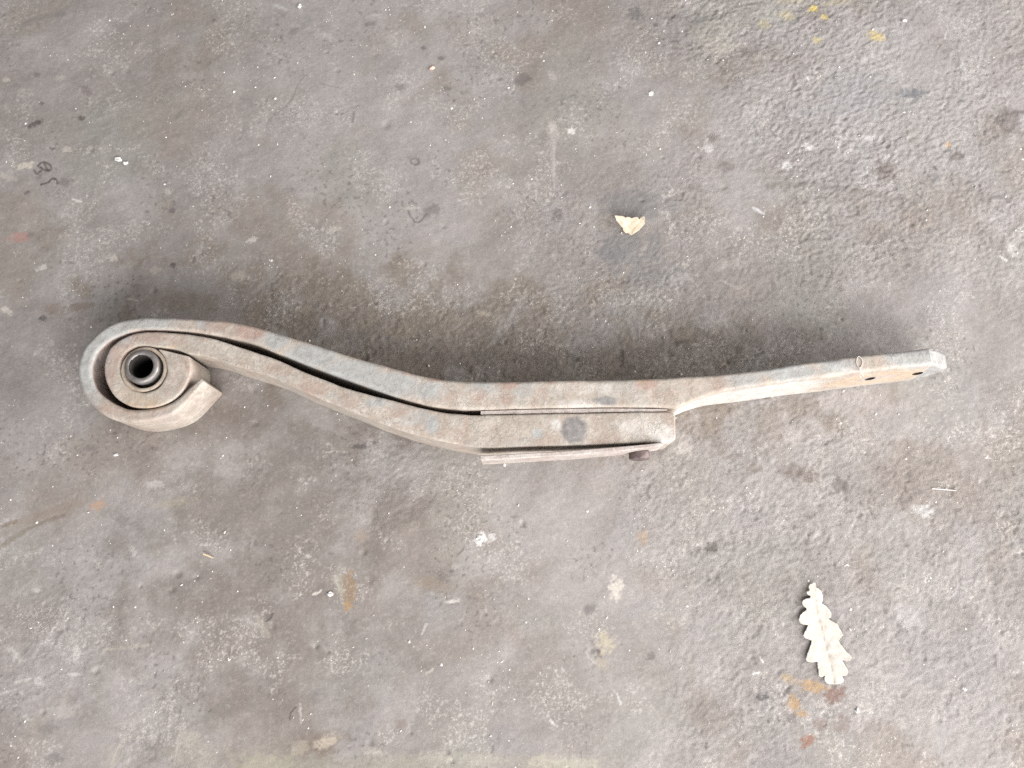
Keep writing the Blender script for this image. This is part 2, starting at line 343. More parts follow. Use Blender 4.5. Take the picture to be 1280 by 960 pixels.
def build_ground():
    step = .0016
    xi = np.arange(-.80, .80 + step, step)
    yi = np.arange(-.62, .72 + step, step)
    out = np.cumsum(step * 1.22 ** np.arange(1, 40))
    out = out[out < 6.0]
    xs = np.concatenate([(-.80 - out)[::-1], xi, xi[-1] + out])
    ys = np.concatenate([(-.62 - out)[::-1], yi, yi[-1] + out])
    X, Y = np.meshgrid(xs, ys)
    # where the surface is broken up (right side, and along the lower edge of the spring) and where it is trowelled smooth
    c = fbm(X, Y, .30, 3, .5, 4.2, 1.3) * .55
    c = c + sstep(-.10, .35, X) * .55 + .30 * sstep(.30, .1, np.hypot((X - .05) / 1.6, (Y + .10))) - .18 * sstep(.05, .3, Y) * sstep(.3, 0., X)
    c = c + .75 * sstep(.12, .03, np.abs(Y - .06 + .15 * X)) * sstep(-.42, -.30, X) * sstep(.35, .1, X)
    coarse = np.clip(sstep(.05, .75, c), 0, 1)
    h = .0014 * fbm(X, Y, .22, 3, .5, 2, 7) + .0005 * fbm(X, Y, .05, 3, .5, 5, 1)
    a = math.radians(27)
    U, V = X * math.cos(a) + Y * math.sin(a), -X * math.sin(a) + Y * math.cos(a)
    wx, wy = U + .004 * perlin(X / .02, Y / .02), V + .004 * perlin(X / .02 + 9, Y / .02 + 4)
    ridg = 1 - np.abs(fbm(wx / 1.9, wy, .016, 3, .55, 1, 3)) * 2
    grain = fbm(wx / 1.5, wy, .0060, 2, .7, 6, 2)
    h = h + coarse * (.00022 * ridg + .00050 * grain + .00030 * sstep(.1, .5, X) * sstep(0, .25, Y) * grain) + (1 - coarse) * .00010 * grain
    # chips broken out of the top layer
    n1 = fbm(X, Y, .035, 4, .55, 12, 8)
    h = h - .0008 * sstep(.42, .66, n1) * (.15 + coarse)
    for _ in range(150):
        px, py = rng.uniform(-.75, .75), rng.uniform(-.58, .66)
        r = rng.uniform(.0018, .0055); d = rng.uniform(.0005, .0015)
        i0, i1 = np.searchsorted(xs, (px - 3 * r, px + 3 * r)); j0, j1 = np.searchsorted(ys, (py - 3 * r, py + 3 * r))
        q = ((X[j0:j1, i0:i1] - px) ** 2 + ((Y[j0:j1, i0:i1] - py) * rng.uniform(.8, 1.4)) ** 2) / r ** 2
        h[j0:j1, i0:i1] -= d * np.exp(-q ** 1.5)
    # colour of the bare concrete: broad tones, dirt veils, smears, aggregate
    def lerp(c0, c1, t):
        return c0 + (np.array(c1) - c0) * t[..., None]
    tone = sstep(-.55, .55, .75 * fbm(X, Y, .30, 3, .5, 3, 11) + .55 * fbm(X, Y, .07, 3, .55, 8, 2))
    col = lerp(np.array((.257, .230, .214)) + np.zeros(X.shape + (3,)), (.318, .292, .277), tone)
    col = lerp(col, (.235, .200, .172), .60 * sstep(.05, .65, fbm(X, Y, .20, 4, .55, 21, 5)))
    col = lerp(col, (.278, .262, .254), .50 * sstep(.10, .65, fbm(X, Y, .13, 4, .5, 31, 9)))
    col = lerp(col, (.265, .252, .225), .50 * sstep(.2, .7, fbm(X, Y, .16, 3, .5, 14, 25)))
    # earthy dirt left of the middle and behind the spring, soft shade painted in; paler worn mortar at the upper right
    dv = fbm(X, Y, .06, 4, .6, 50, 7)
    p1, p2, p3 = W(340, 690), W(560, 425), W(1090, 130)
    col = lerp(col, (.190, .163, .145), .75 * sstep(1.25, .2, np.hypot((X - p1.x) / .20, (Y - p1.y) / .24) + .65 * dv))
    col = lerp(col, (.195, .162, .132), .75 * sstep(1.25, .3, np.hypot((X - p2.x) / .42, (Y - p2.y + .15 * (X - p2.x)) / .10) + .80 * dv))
    col = lerp(col, (.345, .328, .325), .50 * sstep(1.25, .3, np.hypot((X - p3.x) / .26, (Y - p3.y) / .20) + .45 * dv))
    smear = fbm(U / 3.2, V, .018, 3, .55, 4, 4)
    ag = fbm(X, Y, .011, 3, .65, 2, 2)
    ag2 = fbm(wx / 1.6, wy, .0055, 2, .6, 7, 5)
    col = col * np.clip(1 + .07 * smear + (.05 + .06 * coarse) * ag + (.04 + .07 * coarse) * ag2, .5, 1.6)[..., None]
    # pale scuffs: webs and wisps of lighter mortar, clustered
    clus = sstep(.0, .6, fbm(X, Y, .09, 4, .6, 40, 3))
    web = 1 - np.abs(fbm(X + .004 * smear, Y, .014, 3, .6, 17, 6)) * 3.2
    dots = sstep(.38, .62, fbm(X, Y, .0052, 2, .6, 9, 19))
    al = np.clip(clus * (sstep(.62, 1, web) * .30 + dots * .60), 0, .8) + .15 * dots * (1 - clus)
    col = lerp(col, (.50, .465, .425), al)
    # dark grease flecks
    dk = sstep(.46, .66, fbm(X, Y, .0068, 2, .6, 5, 29)) * sstep(.05, .5, fbm(X, Y, .12, 3, .5, 2, 33))
    col = lerp(col, (.095, .083, .077), .5 * dk)
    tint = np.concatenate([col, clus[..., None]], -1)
    fade = sstep(1.6, .85, np.maximum(np.abs(X), np.abs(Y)))
    h = h * fade
    # marks
    mark = np.zeros(X.shape + (4,)); mark[..., :3] = .25
    def blend(j0, j1, i0, i1, al, colr):
        m = mark[j0:j1, i0:i1]
        al = al[..., None]
        new_a = al + m[..., 3:] * (1 - al)
        m[..., :3] = np.where(new_a > 1e-4, (np.array(colr) * al + m[..., :3] * m[..., 3:] * (1 - al)) / np.maximum(new_a, 1e-4), m[..., :3])
        m[..., 3:] = new_a
    for (u, v, ru, rv, ang, colr, s) in MARKS:
        p = W(u, v); k = .00107
        ru, rv = ru * k, rv * k
        R = max(ru, rv) * 1.7
        i0, i1 = np.searchsorted(xs, (p.x - R, p.x + R)); j0, j1 = np.searchsorted(ys, (p.y - R, p.y + R))
        if i1 <= i0 or j1 <= j0: continue
        dx, dy = X[j0:j1, i0:i1] - p.x, Y[j0:j1, i0:i1] - p.y
        t = math.radians(ang)
        a1 = (dx * math.cos(t) + dy * math.sin(t)) / ru; b1 = (-dx * math.sin(t) + dy * math.cos(t)) / rv
        sc = max(.004, min(ru, rv) * .8)
        wob = .55 * fbm(X[j0:j1, i0:i1], Y[j0:j1, i0:i1], sc, 3, .6, u * .37, v * .71)
        d = np.hypot(a1, b1) + wob
        blend(j0, j1, i0, i1, s * sstep(1.25, .60, d), colr)
    for (pts, w, colr, s) in LINES:
        P = catmull([tuple(W(*p))[:2] for p in pts], .002)
        wr = w * .00107 * .85 + .0004
        R = wr * 3 + .002
        i0, i1 = np.searchsorted(xs, (P[:, 0].min() - R, P[:, 0].max() + R)); j0, j1 = np.searchsorted(ys, (P[:, 1].min() - R, P[:, 1].max() + R))
        if i1 <= i0 or j1 <= j0: continue
        xx = X[j0:j1, i0:i1] + .0012 * perlin(X[j0:j1, i0:i1] / .006, Y[j0:j1, i0:i1] / .006)
        yy = Y[j0:j1, i0:i1] + .0012 * perlin(X[j0:j1, i0:i1] / .006 + 5, Y[j0:j1, i0:i1] / .006 + 5)
        d = np.full(xx.shape, 9.)
        for q in P:
            d = np.minimum(d, (xx - q[0]) ** 2 + (yy - q[1]) ** 2)
        d = np.sqrt(d) / wr
        blend(j0, j1, i0, i1, s * sstep(1.6, .5, d), colr)
    ny, nx = X.shape
    me = bpy.data.meshes.new("ground")
    nv = nx * ny
    me.vertices.add(nv)
    co = np.empty((nv, 3), np.float32); co[:, 0] = X.ravel(); co[:, 1] = Y.ravel(); co[:, 2] = h.ravel()
    me.vertices.foreach_set("co", co.ravel())
    idx = np.arange(nv, dtype=np.int32).reshape(ny, nx)
    q = np.stack([idx[:-1, :-1], idx[:-1, 1:], idx[1:, 1:], idx[1:, :-1]], -1).reshape(-1, 4)
    nf = len(q)
    me.loops.add(nf * 4); me.polygons.add(nf)
    me.loops.foreach_set("vertex_index", q.ravel())
    me.polygons.foreach_set("loop_start", np.arange(0, nf * 4, 4, dtype=np.int32))
    me.update(calc_edges=True)
    me.polygons.foreach_set("use_smooth", np.ones(nf, dtype=bool))
    at = me.attributes.new("mark", 'FLOAT_COLOR', 'POINT')
    at.data.foreach_set("color", mark.reshape(-1, 4).astype(np.float32).ravel())
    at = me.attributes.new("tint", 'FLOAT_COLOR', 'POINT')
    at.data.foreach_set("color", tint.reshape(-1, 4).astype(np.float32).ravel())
    at = me.attributes.new("coarse", 'FLOAT', 'POINT')
    at.data.foreach_set("value", coarse.astype(np.float32).ravel())
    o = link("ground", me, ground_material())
    o["kind"] = "structure"
    def height(x, y):
        i = int(np.clip(np.searchsorted(xs, x), 1, nx - 1)); j = int(np.clip(np.searchsorted(ys, y), 1, ny - 1))
        return float(h[j, i])
    return o, height

ground, GH = build_ground()

# ------------------------------------------------------------------ spring materials
def steel_material(name, base_a, base_b, use_attr=True):
    T = NT(name)
    t1 = T.ramp(T.noise(38, 5, .62, .7), .36, .66)
    c = T.mix(t1, base_a, base_b)
    # rust veil and mottling
    rv = T.ramp(T.noise(22, 5, .62, .9, off=(4, 2, 1)), .50, .70)
    c = T.mix(T.math('MULTIPLY', rv, .75), c, (.385, .285, .23))
    sp = T.ramp(T.noise(260, 5, .75, .3), .30, .70, (.78, .77, .76, 1), (1.17, 1.17, 1.18, 1))
    c = T.mix(1.0, c, sp, 'MULTIPLY')
    if use_attr:
        nb = T.noise(75, 6, .72, .6, off=(2, 8, 3))
        for nm, colr, col2 in (("bluegrey", (.315, .325, .32), (.43, .44, .43)), ("rust", (.33, .205, .165), (.44, .33, .28)),
                               ("orange", (.43, .30, .195), (.53, .43, .32)), ("grease_dark", (.11, .105, .11), (.25, .24, .245)), ("whitish", (.60, .57, .53), (.70, .67, .63))):
            m = T.math('ADD', T.attr(nm), T.math('MULTIPLY', T.math('SUBTRACT', nb, .5), 1.6))
            m = T.ramp(m, .25, .85)
            m = T.math('MULTIPLY', m, T.ramp(T.attr(nm), .02, .2))
            cc = T.mix(T.ramp(T.noise(120, 4, .6, .2, off=(9, 1, 2)), .3, .7), colr, col2)
            c = T.mix(T.math('MULTIPLY', m, .80), c, cc)
    crn = T.noise(85, 6, .72, .9, off=(11, 4, 2))
    crust = T.ramp(crn, .485, .545)
    c = T.mix(T.math('MULTIPLY', crust, .42), c, T.mix(.5, c, (.27, .235, .205)))
    c = T.mix(T.math('MULTIPLY', T.ramp(T.noise(30, 5, .65, .8, off=(1, 14, 2)), .52, .66), .40), c, (.37, .36, .335))
    # fine dark chips and hairline cracks in the dirt crust
    ch = T.ramp(T.noise(130, 4, .6, 1.2, off=(6, 3, 5)), .66, .72)
    c = T.mix(T.math('MULTIPLY', ch, .55), c, (.16, .125, .105))
    wv = T.n.new("ShaderNodeTexVoronoi"); wv.feature = 'DISTANCE_TO_EDGE'; wv.inputs["Scale"].default_value = 42
    dn = T.n.new("ShaderNodeTexNoise"); dn.inputs["Scale"].default_value = 60; dn.inputs["Detail"].default_value = 4
    T.l(T.co, dn.inputs["Vector"])
    vm = T.n.new("ShaderNodeVectorMath"); vm.operation = 'MULTIPLY_ADD'; vm.inputs[1].default_value = (.03, .03, .03)
    T.l(dn.outputs["Color"], vm.inputs[0]); T.l(T.co, vm.inputs[2]); T.l(vm.outputs[0], wv.inputs["Vector"])
    ck = T.ramp(wv.outputs["Distance"], .004, .022, (1, 1, 1, 1), (0, 0, 0, 1))
    ckm = T.ramp(T.noise(17, 2, .5, 0, off=(3, 3, 9)), .56, .62)
    c = T.mix(T.math('MULTIPLY', T.math('MULTIPLY', ck, ckm), .38), c, (.20, .16, .13))
    # pale dust specks
    ds = T.ramp(T.noise(330, 2, .6, .2, off=(1, 1, 4)), .70, .76)
    c = T.mix(T.math('MULTIPLY', ds, .5), c, (.72, .69, .64))
    T.base(c)
    T.rough(T.ramp(T.noise(60, 4, .6), .3, .7, (.55,) * 3 + (1,), (.85,) * 3 + (1,)))
    T.b.inputs["Specular IOR Level"].default_value = .4
    h = T.math('ADD', T.math('MULTIPLY', T.noise(170, 4, .6, .3), .8), T.math('MULTIPLY', T.math('MULTIPLY', ck, ckm), -.35))
    h = T.math('ADD', h, T.math('MULTIPLY', T.noise(45, 3, .6), .9))
    h = T.math('ADD', h, T.math('MULTIPLY', crust, -.28))
    T.bump(h, .55, .0011)
    return T.m

MAT_LEAF = steel_material("weathered_spring_steel", (.395, .343, .287), (.52, .47, .41))
MAT_PLATE = steel_material("pinkish_rusted_plate", (.43, .37, .335), (.56, .51, .47))

def plain(name, a, b, scale=300, rough=.8, bump=.3):
    T = NT(name)
    T.base(T.mix(T.ramp(T.noise(scale, 4, .6, .3), .3, .7), a, b)); T.rough(rough)
    T.bump(T.noise(scale * 1.5, 3, .6), bump, .0005)
    return T.m
def sleeve_material():
    T = NT("worn_bare_steel")
    c = T.mix(T.ramp(T.noise(90, 4, .6, .4), .35, .65), (.19, .172, .162), (.32, .30, .29))
    c = T.mix(T.ramp(T.noise(40, 4, .6, .5, off=(3, 1, 0)), .58, .70), c, (.25, .17, .13))
    T.base(c); T.b.inputs["Metallic"].default_value = .55
    T.rough(T.ramp(T.noise(150, 3, .6), .3, .7, (.38,) * 3 + (1,), (.62,) * 3 + (1,)))
    T.bump(T.noise(220, 4, .6), .35, .0006)
    return T.m
def rubber_material():
    T = NT("dusty_bush_rubber")
    c = T.mix(T.ramp(T.noise(70, 4, .6, .4), .35, .65), (.36, .29, .225), (.47, .40, .325))
    c = T.mix(1.0, c, T.ramp(T.noise(260, 3, .6), .3, .7, (.8, .8, .8, 1), (1.15, 1.15, 1.15, 1)), 'MULTIPLY')
    T.base(c); T.rough(.85); T.bump(T.noise(240, 4, .6), .5, .0008)
    return T.m
def dark_steel_material():
    T = NT("brown_rivet_steel")
    c = T.mix(T.ramp(T.noise(110, 4, .6, .4), .35, .65), (.085, .06, .055), (.20, .155, .148))
    T.base(c); T.rough(.6); T.b.inputs["Metallic"].default_value = .2; T.bump(T.noise(240, 4, .6), .5, .0008)
    return T.m
MAT_SLEEVE, MAT_RUBBER, MAT_RIVET = sleeve_material(), rubber_material(), dark_steel_material()

# colour areas of the paint and rust that is left on the leaves: u, v, ru, rv (photo px at the top edge), kind, strength
PAINT = [
    (115, 440, 26, 70, "bluegrey", 1.1), (140, 420, 30, 16, "bluegrey", 1.2), (185, 403, 50, 12, "bluegrey", 1.0), (112, 500, 20, 30, "bluegrey", .7),
    (225, 404, 26, 10, "rust", .45), (270, 405, 24, 12, "rust", .6), (312, 415, 22, 12, "rust", 1.1), (255, 404, 12, 10, "bluegrey", .9),
    (345, 425, 18, 14, "bluegrey", 1.2), (390, 445, 40, 16, "bluegrey", 1.2), (440, 465, 44, 18, "bluegrey", 1.2), (490, 480, 40, 18, "bluegrey", 1.1), (535, 488, 30, 14, "bluegrey", .85),
    (510, 466, 10, 4, "rust", 1.0), (543, 473, 16, 4, "rust", 1.3), (600, 495, 14, 12, "rust", .6), (560, 495, 18, 10, "rust", .45), (605, 485, 22, 12, "bluegrey", .7),
    (636, 481, 13, 6, "rust", 1.4), (633, 499, 9, 8, "rust", 1.1), (655, 488, 16, 14, "bluegrey", .75), (680, 492, 14, 12, "rust", .5), (690, 478, 8, 3, "rust", 1.0),
    (808, 480, 15, 8, "rust", 1.2), (803, 477, 10, 4, "orange", .9), (797, 487, 6, 6, "rust", .8), (758, 501, 14, 6, "grease_dark", 1.3), (717, 537, 17, 17, "grease_dark", 1.5), (745, 500, 10, 4, "grease_dark", .7),
    (672, 542, 10, 8, "bluegrey", 1.0), (695, 531, 9, 9, "whitish", .8), (690, 545, 22, 10, "rust", .35), (722, 505, 30, 8, "whitish", .7), (740, 487, 60, 10, "whitish", .45), (800, 535, 40, 20, "whitish", .6), (828, 545, 18, 16, "whitish", .9),
    (930, 475, 30, 14, "bluegrey", .75), (985, 465, 40, 14, "bluegrey", 1.0), (1045, 457, 30, 12, "bluegrey", .95), (1100, 452, 12, 14, "rust", .5), (1140, 446, 40, 14, "bluegrey", 1.3), (1140, 440, 46, 7, "grease_dark", .55), (1040, 452, 50, 4, "grease_dark", .45),
    (900, 480, 26, 12, "rust", .35), (1065, 462, 30, 5, "whitish", .6),
    # eye leaf
    (185, 420, 40, 12, "rust", .6), (220, 425, 20, 10, "rust", .5), (225, 470, 30, 40, "rust", .42), (150, 440, 26, 26, "rust", .55), (175, 505, 40, 12, "orange", .75), (170, 492, 30, 14, "orange", .55), (135, 470, 14, 34, "rust", .6), (210, 435, 20, 6, "orange", .5),
    (160, 512, 60, 10, "rust", .55), (190, 520, 60, 12, "rust", .45), (240, 500, 30, 12, "rust", .25), (205, 520, 24, 10, "bluegrey", .5),
    (350, 462, 30, 12, "rust", .5), (395, 485, 26, 12, "rust", .6), (370, 470, 16, 8, "bluegrey", .4), (430, 500, 24, 14, "rust", .5), (415, 495, 10, 6, "bluegrey", .6), (470, 503, 16, 8, "bluegrey", .9),
    (500, 515, 14, 8, "rust", .5), (520, 522, 20, 12, "bluegrey", .75), (540, 530, 10, 14, "bluegrey", 1.1), (500, 528, 24, 8, "whitish", .4), (495, 543, 14, 4, "grease_dark", .6), (620, 540, 30, 14, "rust", .2),
]
KINDS = ("bluegrey", "rust", "orange", "grease_dark", "whitish")
BLOBS = []
for (u, v, ru, rv, kd, s) in PAINT:
    p = W(u, v, H)
    BLOBS.append((p.x, p.y, ru * .001, rv * .001, kd, s))
HOLE_U = 1100, 1166

def paint_attrs(me, mode):
    co = np.empty(len(me.vertices) * 3, np.float32)
    me.vertices.foreach_get("co", co); co = co.reshape(-1, 3)
    vals = {k: np.zeros(len(co)) for k in KINDS}
    topw = sstep(H * .35, H * .93, co[:, 2])
    for (x, y, rx, ry, kd, s) in BLOBS:
        d = np.hypot((co[:, 0] - x) / rx, (co[:, 1] - y) / ry)
        w = s * sstep(1.45, .3, d) * (.25 + .75 * topw)
        vals[kd] = np.maximum(vals[kd], w)
    if mode == "arm":   # worn orange patch round the bolt holes of the broad face
        hx = W(1112, 466, H).x; hz = H * .5
        d = np.hypot((co[:, 0] - hx) / .062, (co[:, 2] - hz) / .022)
        side = (co[:, 2] < H - .006)
        vals["orange"] = np.maximum(vals["orange"], np.where(side, 1.0 * sstep(1.4, .9, d) * sstep(.3, .7, d), 0))
        vals["rust"] = np.maximum(vals["rust"], np.where(side, .45 * sstep(1.0, .6, d), 0))
        lo = (co[:, 0] > W(850, 500, H).x) & (co[:, 0] < W(1078, 480, H).x) & side
        fx = sstep(W(1075, 470, H).x, W(1000, 470, H).x, co[:, 0])
        vals["whitish"] = np.maximum(vals["whitish"], np.where(lo, .75 * fx, 0))  # dusty arm sides, whitened with the light they catch painted in
    if mode == "arm":   # the blunt end is coloured darker to offset the strong light on it, the inside of the curl rusted
        ex = W(1164, 445, H).x
        e = sstep(ex + .001, ex + .004, co[:, 0])
        vals["bluegrey"] = np.maximum(vals["bluegrey"], 1.1 * e); vals["grease_dark"] = np.maximum(vals["grease_dark"], .5 * e); vals["whitish"] *= 1 - e; vals["orange"] *= 1 - e
        pc = W(178.9, 461.3, H)
        nr = np.array([v.normal[:] for v in me.vertices])
        facing = (nr[:, 0] * (pc.x - co[:, 0]) + nr[:, 1] * (pc.y - co[:, 1])) > .3 * np.hypot(co[:, 0] - pc.x, co[:, 1] - pc.y)
        inn = facing & (np.hypot(co[:, 0] - pc.x, co[:, 1] - pc.y) < .085) & (co[:, 2] < H - .003)
        for k, q in (("rust", 1.2), ("grease_dark", .55)):
            vals[k] = np.where(inn, q, vals[k])
        vals["bluegrey"] = np.where(inn, 0, vals["bluegrey"])
    for k in KINDS:
        at = me.attributes.new(k, 'FLOAT', 'POINT')
        at.data.foreach_set("value", vals[k].astype(np.float32))

def relief(p, amp):
    return amp * (mnoise.noise(p * 55) * 1.0 + mnoise.noise(p * 140 + Vector((3, 1, 7))) * .55 + mnoise.noise(p * 19) * 1.3)

def band(pairs, step, r0, zlo=None, zhi=None, lean=None, amp=.00035):
    """sweep a round-cornered bar section along pairs of (outer, inner) edge points (world xy)"""
    P = np.array([(o[0], o[1], i[0], i[1]) for o, i in pairs])
    mid = np.c_[(P[:, 0] + P[:, 2]) / 2, (P[:, 1] + P[:, 3]) / 2, P]
    S = catmull(mid, step)
    n = len(S)
    nz, nt, na = 9, 8, 3
    verts = []; ring = None
    for s in range(n):
        o = Vector((S[s, 2], S[s, 3], 0)); i = Vector((S[s, 4], S[s, 5], 0))
        w = (i - o).length; d = (i - o) / max(w, 1e-6)
        z0 = zlo(s / (n - 1), S[s]) if zlo else 0.; z1 = zhi(s / (n - 1), S[s]) if zhi else H
        r = min(r0, w * .33, (z1 - z0) * .3)
        sec = []
        for k in range(na + 1):
            a = math.pi * .5 * k / na; sec.append((r - r * math.sin(a), z0 + r - r * math.cos(a)))
        for k in range(1, nz):
            sec.append((0, z0 + r + (z1 - z0 - 2 * r) * k / nz))
        for k in range(na + 1):
            a = math.pi * .5 * k / na; sec.append((r - r * math.cos(a), z1 - r + r * math.sin(a)))
        for k in range(1, nt):
            sec.append((r + (w - 2 * r) * k / nt, z1))
        for k in range(na + 1):
            a = math.pi * .5 * k / na; sec.append((w - r + r * math.sin(a), z1 - r + r * math.cos(a)))
        for k in range(1, nz):
            sec.append((w, z1 - r - (z1 - z0 - 2 * r) * k / nz))
        for k in range(na + 1):
            a = math.pi * .5 * k / na; sec.append((w - r + r * math.cos(a), z0 + r - r * math.sin(a)))
        ring = len(sec)
        cx, cz = w / 2, (z0 + z1) / 2
        for (t, z) in sec:
            p = o + d * t; p.z = z
            nrm = Vector((d.x * (t - cx) / (w / 2), d.y * (t - cx) / (w / 2), (z - cz) / ((z1 - z0) / 2)))
            m = max(abs(nrm.x), abs(nrm.y), abs(nrm.z))
            if lean: p.y -= lean(s / (n - 1), S[s]) * (1 - z / H)
            p += nrm * (relief(p, amp))
            verts.append(p)
    faces = []
    for s in range(n - 1):
        for k in range(ring):
            a = s * ring + k; b = s * ring + (k + 1) % ring
            faces.append((a, b, b + ring, a + ring))
    for s in (0, n - 1):   # end faces, inset a little so that the rim is not razor sharp
        base = s * ring
        loop = [base + k for k in range(ring)]
        c = sum((verts[q] for q in loop), Vector()) / ring
        other = sum((verts[(1 if s == 0 else n - 2) * ring + k] for k in range(ring)), Vector()) / ring
        dirn = (c - other).normalized()
        start = len(verts)
        for q in loop:
            verts.append(c + (verts[q] - c) * .93 + dirn * .0014)
        for k in range(ring):
            faces.append((base + k, base + (k + 1) % ring, start + (k + 1) % ring, start + k))
        faces.append(tuple(start + k for k in range(ring)))
    return mesh_from("leaf", verts, faces, 50)

def c1(x, y): return (80 + x / 4.923, 380 + y / 4.923)
def wp(p): 
    v = W(p[0], p[1], H); return (v.x, v.y)

A_left = [((858, 486), (832, 459)), ((805, 547), (772, 513)), ((745, 615), (708, 572)), ((672, 674), (640, 613)), ((563, 714), (545, 642)),
          ((452, 731), (452, 650)), ((375, 728), (392, 645)), ((269, 698), (310, 614)), ((200, 650), (262, 584)), ((155, 604), (228, 556)),
          ((118, 552), (196, 515)), ((95, 490), (176, 460)), ((82, 420), (170, 405)), ((93, 340), (180, 350)), ((130, 260), (208, 292)),
          ((190, 190), (258, 242)), ((270, 132), (320, 205)), ((360, 99), (395, 177)), ((470, 85), (480, 160)), ((600, 84), (600, 158)),
          ((750, 89), (740, 166)), ((900, 97), (880, 183)), ((1050, 112), (1015, 207))]
A_right = [((325, 410), (317, 429.5)), ((350, 417.5), (340, 438.5)), ((375, 425), (363, 447.5)), ((400, 433), (389, 458)), ((425, 441), (414, 467)),
           ((450, 449), (440, 476.5)), ((475, 455.5), (466, 486)), ((500, 462.5), (493, 495.5)), ((525, 469), (519, 503)), ((550, 474), (546, 509)),
           ((587, 476.5), (584, 512.3)), ((627, 477), (627, 511.5)), ((674, 476.3), (674, 510.3)), ((720, 475), (720, 509.6)), ((767, 474.5), (767, 509)),
           ((806, 473.6), (806, 509)), ((830, 473), (833, 510)), ((842, 472), (848, 509.5)), ((856, 471), (867, 501.5)), ((885, 469.2), (898, 490.8)), ((920, 465.8), (929, 484.6)), ((960, 461), (964, 479.6)),
           ((1007, 453), (1010, 473.2)), ((1040, 449), (1043, 469.8)), ((1070, 445), (1074, 465.6)), ((1101, 441.5), (1105, 461.7)), ((1132, 438), (1136, 458.5)), ((1163, 434), (1167, 455.2)),
           ((1180, 432.2), (1184, 453.2)), ((1196, 430.4), (1199, 450.4))]
A_pairs = [(wp(c1(*o)), wp(c1(*i))) for o, i in A_left] + [(wp(o), wp(i)) for o, i in A_right]
XE0, XE1 = wp((1164, 445))[0], wp((1197, 440))[0]
def a_hi(t, s):
    if s[0] < XE0 or t < .5: return H
    q = min(1, (s[0] - XE0) / (XE1 - XE0)); return H - .003 * (q > 0) - .030 * q ** 1.15
def a_lo(t, s):
    if s[0] < XE0 or t < .5: return 0.
    q = min(1, (s[0] - XE0) / (XE1 - XE0)); return .003 * (q > 0) + .024 * q ** 1.15

B_left = [((772, 326), (578, 279)), ((781, 364), (614, 322)), ((780, 408), (629, 370)), ((764, 465), (634, 405)), ((722, 540), (620, 455)), ((648, 602), (585, 510)), ((565, 632), (533, 536)),
          ((480, 638), (482, 544)), ((400, 626), (424, 527)), ((332, 588), (374, 488)), ((285, 533), (350, 446)), ((255, 467), (342, 408)), ((245, 397), (344, 372)),
          ((254, 335), (356, 333)), ((285, 272), (380, 300)), ((337, 224), (413, 276)), ((405, 190), (450, 261)), ((480, 174), (500, 256)), ((570, 172), (560, 262)),
          ((660, 177), (635, 271)), ((740, 184), (700, 283)), ((820, 194), (772, 307)), ((885, 206), (850, 318)), ((950, 222), (920, 334)), ((1040, 252), (1005, 366))]
B_right = [((318, 440), (307, 461)), ((350, 451), (340, 472)), ((375, 462.5), (364, 482.5)), ((400, 472.5), (388, 493.5)), ((425, 482.5), (414, 504)), ((450, 490), (439, 514)),
           ((475, 496.3), (464, 524.5)), ((500, 502.8), (490, 534)), ((525, 509.4), (516, 542.5)), ((550, 514.6), (543, 549.5)), ((575, 517.5), (570, 555)), ((603, 518.5), (600, 559.5)),
           ((650, 517.8), (650, 558.2)), ((720, 516.4), (720, 556.5)), ((791, 515.2), (791, 553.6)), ((832, 514.6), (832, 552.3)), ((840, 514.8), (840, 552)), ((843, 516.5), (843.3, 549.5))]
B_pairs = [(wp(c1(*o)), wp(c1(*i))) for o, i in B_left] + [(wp(o), wp(i)) for o, i in B_right]

# ------------------------------------------------------------------ the spring
spring = bpy.data.objects.new("leaf_spring", None)
COL.objects.link(spring)
spring.empty_display_size = .1
spring.location = W(640, 510, 0)
bpy.context.view_layer.update()
tag(spring, "weathered steel half leaf spring with a rolled eye, lying on its side on the concrete", "leaf spring")

XL0, XL1 = wp((835, 490))[0], wp((945, 470))[0]
def a_lean(t, s):   # the long arm is twisted a little
    if t < .5 or s[0] < XL0: return 0.
    q = min(1, (s[0] - XL0) / (XL1 - XL0)); return .0065 * q * q * (3 - 2 * q)
meA = band(A_pairs, .0028, .0040, a_lo, a_hi, a_lean)
leafA = link("wrapper_leaf", meA, MAT_LEAF, spring)
leafA["label"] = "outer leaf curling round the eye and running on as the long tapered arm"

